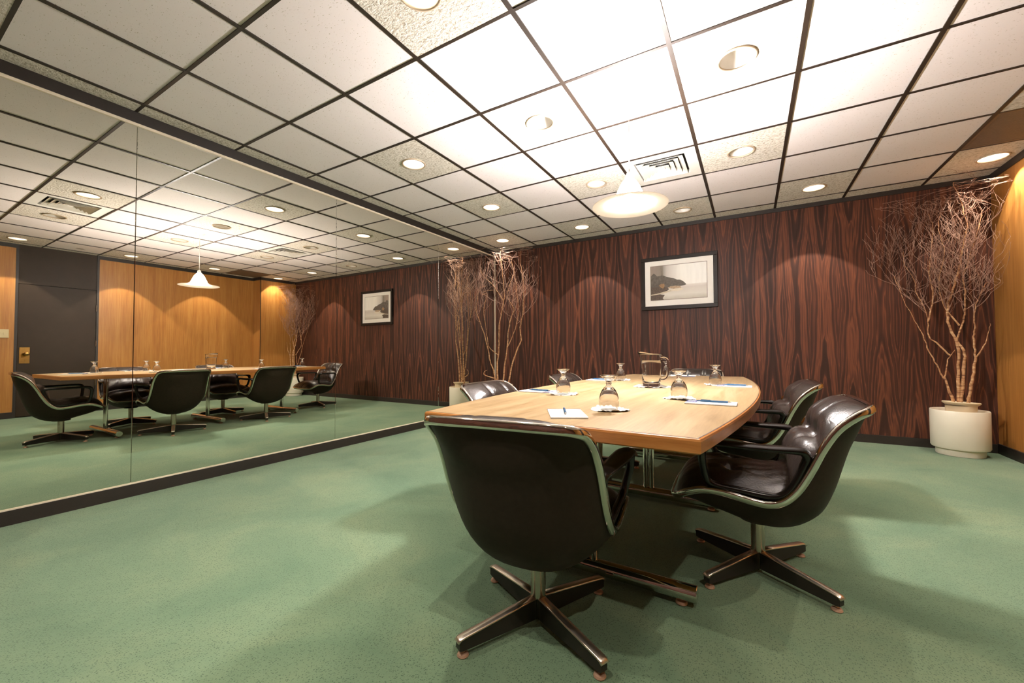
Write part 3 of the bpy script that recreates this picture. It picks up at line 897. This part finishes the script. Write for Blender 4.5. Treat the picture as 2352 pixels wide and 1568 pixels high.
# ------------------------------------------------------------------ framed picture on the rosewood wall
FX0, FX1, FZ0, FZ1 = 2.316, 3.218, 1.481, 2.163
pc = empty('framed_picture', ((FX0 + FX1) / 2, YB, FZ0))
tag(pc, 'black framed print of a misty lake shore with a boat on the rosewood wall', 'picture')
hw, hh = (FX1 - FX0) / 2, FZ1 - FZ0
def ringbox(mb, w, z0, z1, t, y0, y1):
    mb.box((-w, y0, z0), (w, y1, z0 + t)).box((-w, y0, z1 - t), (w, y1, z1)).box((-w, y0, z0 + t), (-w + t, y1, z1 - t)).box((w - t, y0, z0 + t), (w, y1, z1 - t)); return mb
f = ringbox(MB(), hw, 0, hh, .048, -.03, 0).build('frame', M['frame_black'], pc, smooth=False); bevel(f, .004, 2)
MB().box((-hw + .045, -.014, .045), (hw - .045, -.004, hh - .045)).build('mat_board', M['mat_board'], pc, smooth=False)
iw, iz0, iz1 = .331, .127, .566
ringbox(MB(), iw + .005, iz0 - .005, iz1 + .005, .006, -.0155, -.0138).build('mat_bevel', plain('mat_bevel', (120, 106, 90), .6), pc, smooth=False)
def m_print():
    """misty lake: pale sky, dark headland at left, pale water below"""
    t = NT('lake_print'); tc = t.n('ShaderNodeTexCoord'); sp = t.n('ShaderNodeSeparateXYZ'); t.l(tc.outputs['Object'], sp.inputs[0])
    u = t.math('DIVIDE', t.math('ADD', sp.outputs[0], iw), 2 * iw); v = t.math('DIVIDE', t.math('SUBTRACT', sp.outputs[2], iz0), iz1 - iz0)
    nz = t.noise(t.coords((9, 9, 9)), 1, 4, .6); nv = t.noise(t.coords((30, 1, 3)), 1, 3, .6)
    sky = t.ramp(u, [(0, lin((150, 132, 120))), (.22, lin((138, 128, 114))), (.3, lin((206, 198, 190))), (.55, lin((252, 249, 240))), (1, lin((255, 254, 248)))])
    sky = t.mix(t.math('MULTIPLY', t.math('SUBTRACT', nv, .4), .35), sky, lin((170, 160, 156)))
    wat = t.ramp(t.math('ADD', v, t.math('MULTIPLY', nz, .12)), [(.05, lin((196, 188, 172))), (.2, lin((228, 222, 210))), (.4, lin((212, 203, 192))), (.48, lin((230, 223, 214)))])
    # horizon
    hz = t.ramp(v, [(.40, (0, 0, 0, 1)), (.42, (1, 1, 1, 1))])
    c = t.mix(hz, wat, sky)
    return t, u, v, nz, c
t, u, v, nz, c = m_print(); t.base(c); t.set(Roughness=.5)
MB().box((-iw, -.0150, iz0), (iw, -.0142, iz1)).build('print', t.m, pc, smooth=False)
pr = pc.children[-1]
def flat(name, pts, mat, y):
    vs = [(-iw + 2 * iw * a, y, iz0 + (iz1 - iz0) * b) for a, b in pts]; k = len(vs)
    vs2 = [(x, y - .0002, z) for x, y, z in vs]
    return mesh_obj(name, vs + vs2, [tuple(range(k)), tuple(range(k, 2 * k))] + [(i, (i + 1) % k, k + (i + 1) % k, k + i) for i in range(k)], mat, pr, smooth=False)
flat('printed_headland', [(0, .35), (0, .72), (.06, .80), (.12, .70), (.2, .72), (.24, .71), (.3, .66), (.37, .63), (.42, .61), (.48, .56), (.54, .55), (.6, .49), (.64, .42), (.65, .40), (.62, .38), (.5, .36), (.3, .34)], plain('ink_headland', (92, 84, 74), .6, var=.3, scale=40), -.0152)
flat('printed_tree', [(.19, .70), (.18, .99), (.225, .99), (.23, .71)], plain('ink_tree', (128, 118, 104), .6, var=.15, scale=30), -.0151)
flat('printed_shore', [(0, .0), (0, .38), (.2, .38), (.3, .36), (.34, .30), (.28, .22), (.12, .18), (.26, .14), (.22, .05), (.24, .0)], plain('ink_shore', (84, 70, 58), .6, var=.45, scale=60), -.0154)
flat('printed_beach', [(0, .17), (.12, .19), (.3, .25), (.4, .27), (.38, .235), (.2, .17), (0, .14)], plain('ink_beach', (204, 190, 164), .6, var=.1, scale=40), -.0156)
flat('printed_rock', [(.15, .42), (.19, .47), (.25, .47), (.26, .40), (.23, .32), (.19, .36)], plain('ink_rock', (150, 116, 80), .6, var=.3, scale=60), -.0157)
flat('printed_boat', [(.37, .25), (.38, .29), (.42, .30), (.52, .30), (.6, .29), (.58, .25), (.48, .225)], plain('ink_boat', (228, 216, 194), .6, var=.06, scale=60), -.0158)
flat('printed_cabin', [(.31, .345), (.36, .375), (.46, .385), (.54, .37), (.56, .31), (.42, .30), (.36, .32)], plain('ink_cabin', (178, 152, 122), .6, var=.25, scale=80), -.0157)

# ------------------------------------------------------------------ potted bare branches
STEMS_R = [
 [(5.136,5.224,.487),(5.100,5.235,.650),(5.095,5.236,.720),(5.115,5.230,.860),(5.162,5.216,.947)],
 [(5.089,5.239,.675),(5.045,5.252,.806),(5.001,5.266,.930),(4.962,5.278,1.092),(4.916,5.292,1.231),(4.844,5.314,1.439),(4.785,5.332,1.680)],
 [(5.169,5.214,.482),(5.174,5.212,.740),(5.174,5.212,.998),(5.132,5.225,1.139),(5.118,5.230,1.279),(5.126,5.227,1.384),(5.156,5.218,1.486),(5.175,5.212,1.588),(5.199,5.204,1.706),(5.213,5.200,1.824),(5.231,5.195,1.942),(5.252,5.188,2.058),(5.231,5.195,2.201),(5.222,5.197,2.291),(5.202,5.204,2.384),(5.176,5.212,2.490)],
 [(5.186,5.209,.492),(5.202,5.204,.724),(5.213,5.200,.861),(5.206,5.202,.947),(5.185,5.209,.998),(5.175,5.212,1.050),(5.211,5.201,1.204),(5.227,5.196,1.340),(5.227,5.196,1.477),(5.219,5.198,1.616),(5.249,5.189,1.732),(5.279,5.180,1.880),(5.325,5.166,2.074),(5.338,5.162,2.189)],
 [(5.229,5.195,.487),(5.242,5.191,.607),(5.261,5.185,.743),(5.275,5.181,.879),(5.271,5.182,.946),(5.268,5.183,1.065),(5.280,5.180,1.149),(5.271,5.182,1.251),(5.289,5.177,1.351),(5.334,5.163,1.498),(5.356,5.156,1.545)],
 [(5.280,5.180,.879),(5.324,5.166,.979),(5.347,5.159,1.095),(5.364,5.154,1.178)],
 [(5.127,5.227,.895),(5.061,5.247,1.000),(5.003,5.265,1.073),(5.000,5.266,1.217),(4.984,5.271,1.326),(4.927,5.288,1.513),(4.917,5.292,1.624),(4.857,5.310,1.781),(4.847,5.313,1.913)],
 [(5.000,5.266,1.217),(5.034,5.255,1.446),(5.015,5.261,1.682),(5.031,5.256,1.895),(5.047,5.251,2.108),(5.020,5.260,2.241)],
 [(5.188,5.208,1.171),(5.102,5.234,1.351),(5.072,5.244,1.602),(5.112,5.231,1.844),(5.082,5.241,2.064),(5.097,5.236,2.238)]]
STEMS_L = [
 [(.318,5.008,.462),(.311,5.004,.721),(.334,5.018,1.014),(.334,5.019,1.187),(.342,5.024,1.361),(.380,5.047,1.604),(.402,5.061,1.778),(.395,5.056,1.917),(.381,5.048,2.109),(.367,5.039,2.266),(.352,5.030,2.406),(.389,5.053,2.520)],
 [(.384,5.049,.462),(.406,5.064,.738),(.437,5.082,1.014),(.452,5.092,1.222),(.482,5.110,1.430),(.527,5.138,1.569),(.483,5.111,1.673),(.439,5.084,1.778),(.484,5.112,1.987),(.521,5.135,2.092)],
 [(.450,5.090,.461),(.509,5.127,.789),(.569,5.164,.996),(.614,5.192,1.117),(.600,5.183,1.291),(.615,5.193,1.377),(.645,5.211,1.638),(.646,5.212,1.934),(.618,5.195,2.249),(.604,5.186,2.470)],
 [(.289,4.990,.462),(.282,4.985,.549),(.267,4.977,.669),(.223,4.950,.808),(.187,4.927,1.032),(.143,4.900,1.223),(.085,4.864,1.431),(.048,4.842,1.570),(.071,4.855,1.813),(.078,4.860,1.882),(.167,4.915,1.926)],
 [(.318,5.008,.905),(.209,4.941,1.015),(.187,4.928,1.153),(.158,4.910,1.396),(.144,4.901,1.604),(.189,4.928,1.813),(.130,4.892,1.795),(.159,4.910,1.848),(.277,4.983,1.865)],
 [(.390,5.055,1.70),(.284,4.988,1.900),(.218,4.947,1.987),(.130,4.892,2.091),(.101,4.874,2.179)],
 [(.437,5.082,1.014),(.541,5.147,1.291),(.586,5.175,1.569),(.557,5.157,1.847),(.543,5.148,2.074),(.485,5.112,2.336)],
 [(.36,5.05,.462),(.30,5.0,.54),(.157,4.909,.601),(.150,4.904,.653),(.186,4.927,.678)]]

def potted(label, stems, ctr, seed, lim, zone, ntw):
    rnd = random.Random(seed)
    r = empty('potted_branches', (ctr[0], ctr[1], 0)); tag(r, label, 'potted plant', 'potted bare branches')
    cx, cy = ctr
    MB().lathe([(.0001, 0), (.155, 0), (.158, .006), (.158, .05), (.150, .058), (.182, .062), (.189, .075), (.1905, .395), (.188, .402), (.184, .402), (.181, .395), (.179, .075), (.0001, .07)], 56).build('planter', M['planter'], r)
    mb = MB().lathe([(.0001, .072), (.085, .072), (.102, .44), (.122, .458), (.124, .466), (.120, .470), (.104, .462), (.097, .445), (.0001, .445)], 48)
    ip = mb.build('liner_pot', M['pot'], r); ip.rotation_euler = (radians(-2), radians(2.5), 0); ip.location = (0, 0, .004)
    MB().lathe([(.0001, .452), (.05, .451), (.094, .447), (.0001, .44)], 28).build('soil', M['soil'], r)
    allp = []
    for st in stems:
        P = catmull(st, 4); N = len(P)
        top = st[0][2] < .55
        r0 = (.0125 if top else .0065) * (1 if len(st) > 6 or not top else .9)
        pts = []; rad = []
        for k, p in enumerate(P):
            t = k / (N - 1); j = .004
            pts.append((p[0] - cx + rnd.uniform(-j, j), p[1] - cy + rnd.uniform(-j, j), p[2]))
            rad.append(max(.0022, r0 * (1 - .82 * t ** .8)) * rnd.uniform(.9, 1.15))
        if top: pts.insert(0, (pts[0][0] * .8, pts[0][1] * .8, .445)); rad.insert(0, r0)
        ob = MB().tube(pts, rad, 8).build('branch', M['bark'], r)
        twn = MB(); side = []
        idx = [k for k, p in enumerate(pts) if p[2] > zone[0]]
        if idx:
            cnt = max(2, int(ntw * len(idx) / 40))
            for _ in range(cnt):
                k = rnd.choice(idx); side.append((Vector(pts[k]), rad[k]))
        stack = [(p, Vector((rnd.gauss(0, 1), rnd.gauss(0, .8), rnd.uniform(.3, 1.6))).normalized(), rnd.uniform(.22, .55), min(q * .6, .0032), 0) for p, q in side]
        while stack:
            p, d, L, q, dep = stack.pop()
            n = 7; path = [p.copy()]; rr = [q]; step = L / n
            for i in range(n):
                d = (d + Vector((rnd.gauss(0, .2), rnd.gauss(0, .2), rnd.gauss(.17, .14)))).normalized()
                np_ = path[-1] + d * step
                wx, wy = np_.x + cx, np_.y + cy
                if wx > lim[1]: np_.x = lim[1] - cx; d.x = -abs(d.x) * .3
                if wx < lim[0]: np_.x = lim[0] - cx; d.x = abs(d.x) * .3
                if wy > lim[2]: np_.y = lim[2] - cy; d.y = -abs(d.y) * .3
                if np_.z > zone[1] - rnd.uniform(0, .12): np_.z = path[-1].z - .002; d.z = -abs(d.z) * .5
                path.append(np_); rr.append(max(.0011, q * (1 - .65 * (i + 1) / n)))
            twn.tube(path, rr, 4, caps=False)
            if dep < 2:
                for _ in range(rnd.choice((1, 2, 3))):
                    k = rnd.randint(1, n - 1)
                    stack.append((path[k], (d + Vector((rnd.gauss(0, .8), rnd.gauss(0, .7), rnd.uniform(-.2, .8)))).normalized(), L * rnd.uniform(.35, .75), rr[k] * .75, dep + 1))
        if twn.v: twn.build('twigs', M['twig'], ob, smooth=True, autosharp=None); 
    return r
potted('bare birch branches in a white planter in the right corner by the amber wall', STEMS_R, (5.17, 5.212), 5, (4.55, 5.45, 5.405), (1.25, 2.42), 38)
potted('bare birch branches in a white planter in the corner beside the mirror', STEMS_L, (.382, 5.045), 9, (.03, .86, 5.405), (1.35, 2.46), 26)

# ------------------------------------------------------------------ lamps' light
WARM = (1, .895, .76)
SPOT_W, PEND_W = 76, 6
for k, (x, y) in enumerate(SPOTS):
    L = bpy.data.lights.new('downlight_beam', 'SPOT'); L.energy = SPOT_W; L.color = WARM
    L.spot_size = 2 * math.atan(.82); L.spot_blend = .05; L.shadow_soft_size = .02
    o = bpy.data.objects.new('downlight_beam', L); link(o); o.location = (x, y, CE + .055)
L = bpy.data.lights.new('pendant_glow', 'POINT'); L.energy = PEND_W; L.color = (1, .93, .84); L.shadow_soft_size = .032
o = bpy.data.objects.new('pendant_glow', L); link(o); o.location = (PX, PY, 1.862 + .034)

wd = bpy.data.worlds.new('world'); S.world = wd; wd.use_nodes = True
wd.node_tree.nodes['Background'].inputs[0].default_value = (.03, .027, .024, 1); wd.node_tree.nodes['Background'].inputs[1].default_value = 1

# ------------------------------------------------------------------ camera
cam = bpy.data.cameras.new('camera'); co = bpy.data.objects.new('camera', cam); link(co)
yaw, pit, rol = -.533892, .0246, -.003874
cy_, sy_ = cos(yaw), sin(yaw)
f0 = Vector((sy_, cy_, 0)); r0 = Vector((cy_, -sy_, 0)); u0 = Vector((0, 0, 1))
f2 = f0 * cos(pit) + u0 * sin(pit); u2 = -f0 * sin(pit) + u0 * cos(pit)
r3 = r0 * cos(rol) + u2 * sin(rol); u3 = -r0 * sin(rol) + u2 * cos(rol)
mw = Matrix(((r3.x, u3.x, -f2.x, 3.54543), (r3.y, u3.y, -f2.y, -.03424), (r3.z, u3.z, -f2.z, .94569), (0, 0, 0, 1)))
co.matrix_world = mw
cam.sensor_width = 36; cam.lens = 926.748 / 2352 * 36; cam.shift_y = .888 / 2352; cam.clip_start = .01; cam.clip_end = 60
S.camera = co

vs_ = S.view_settings
S.display_settings.display_device = 'sRGB'
vs_.view_transform = 'Standard'; vs_.look = 'None'; vs_.gamma = 1; vs_.use_curve_mapping = False
vs_.exposure = 0.36
S.cycles.use_denoising = True
S.cycles.max_bounces = 12; S.cycles.diffuse_bounces = 6; S.cycles.glossy_bounces = 6; S.cycles.transmission_bounces = 12
S.cycles.sample_clamp_indirect = 6
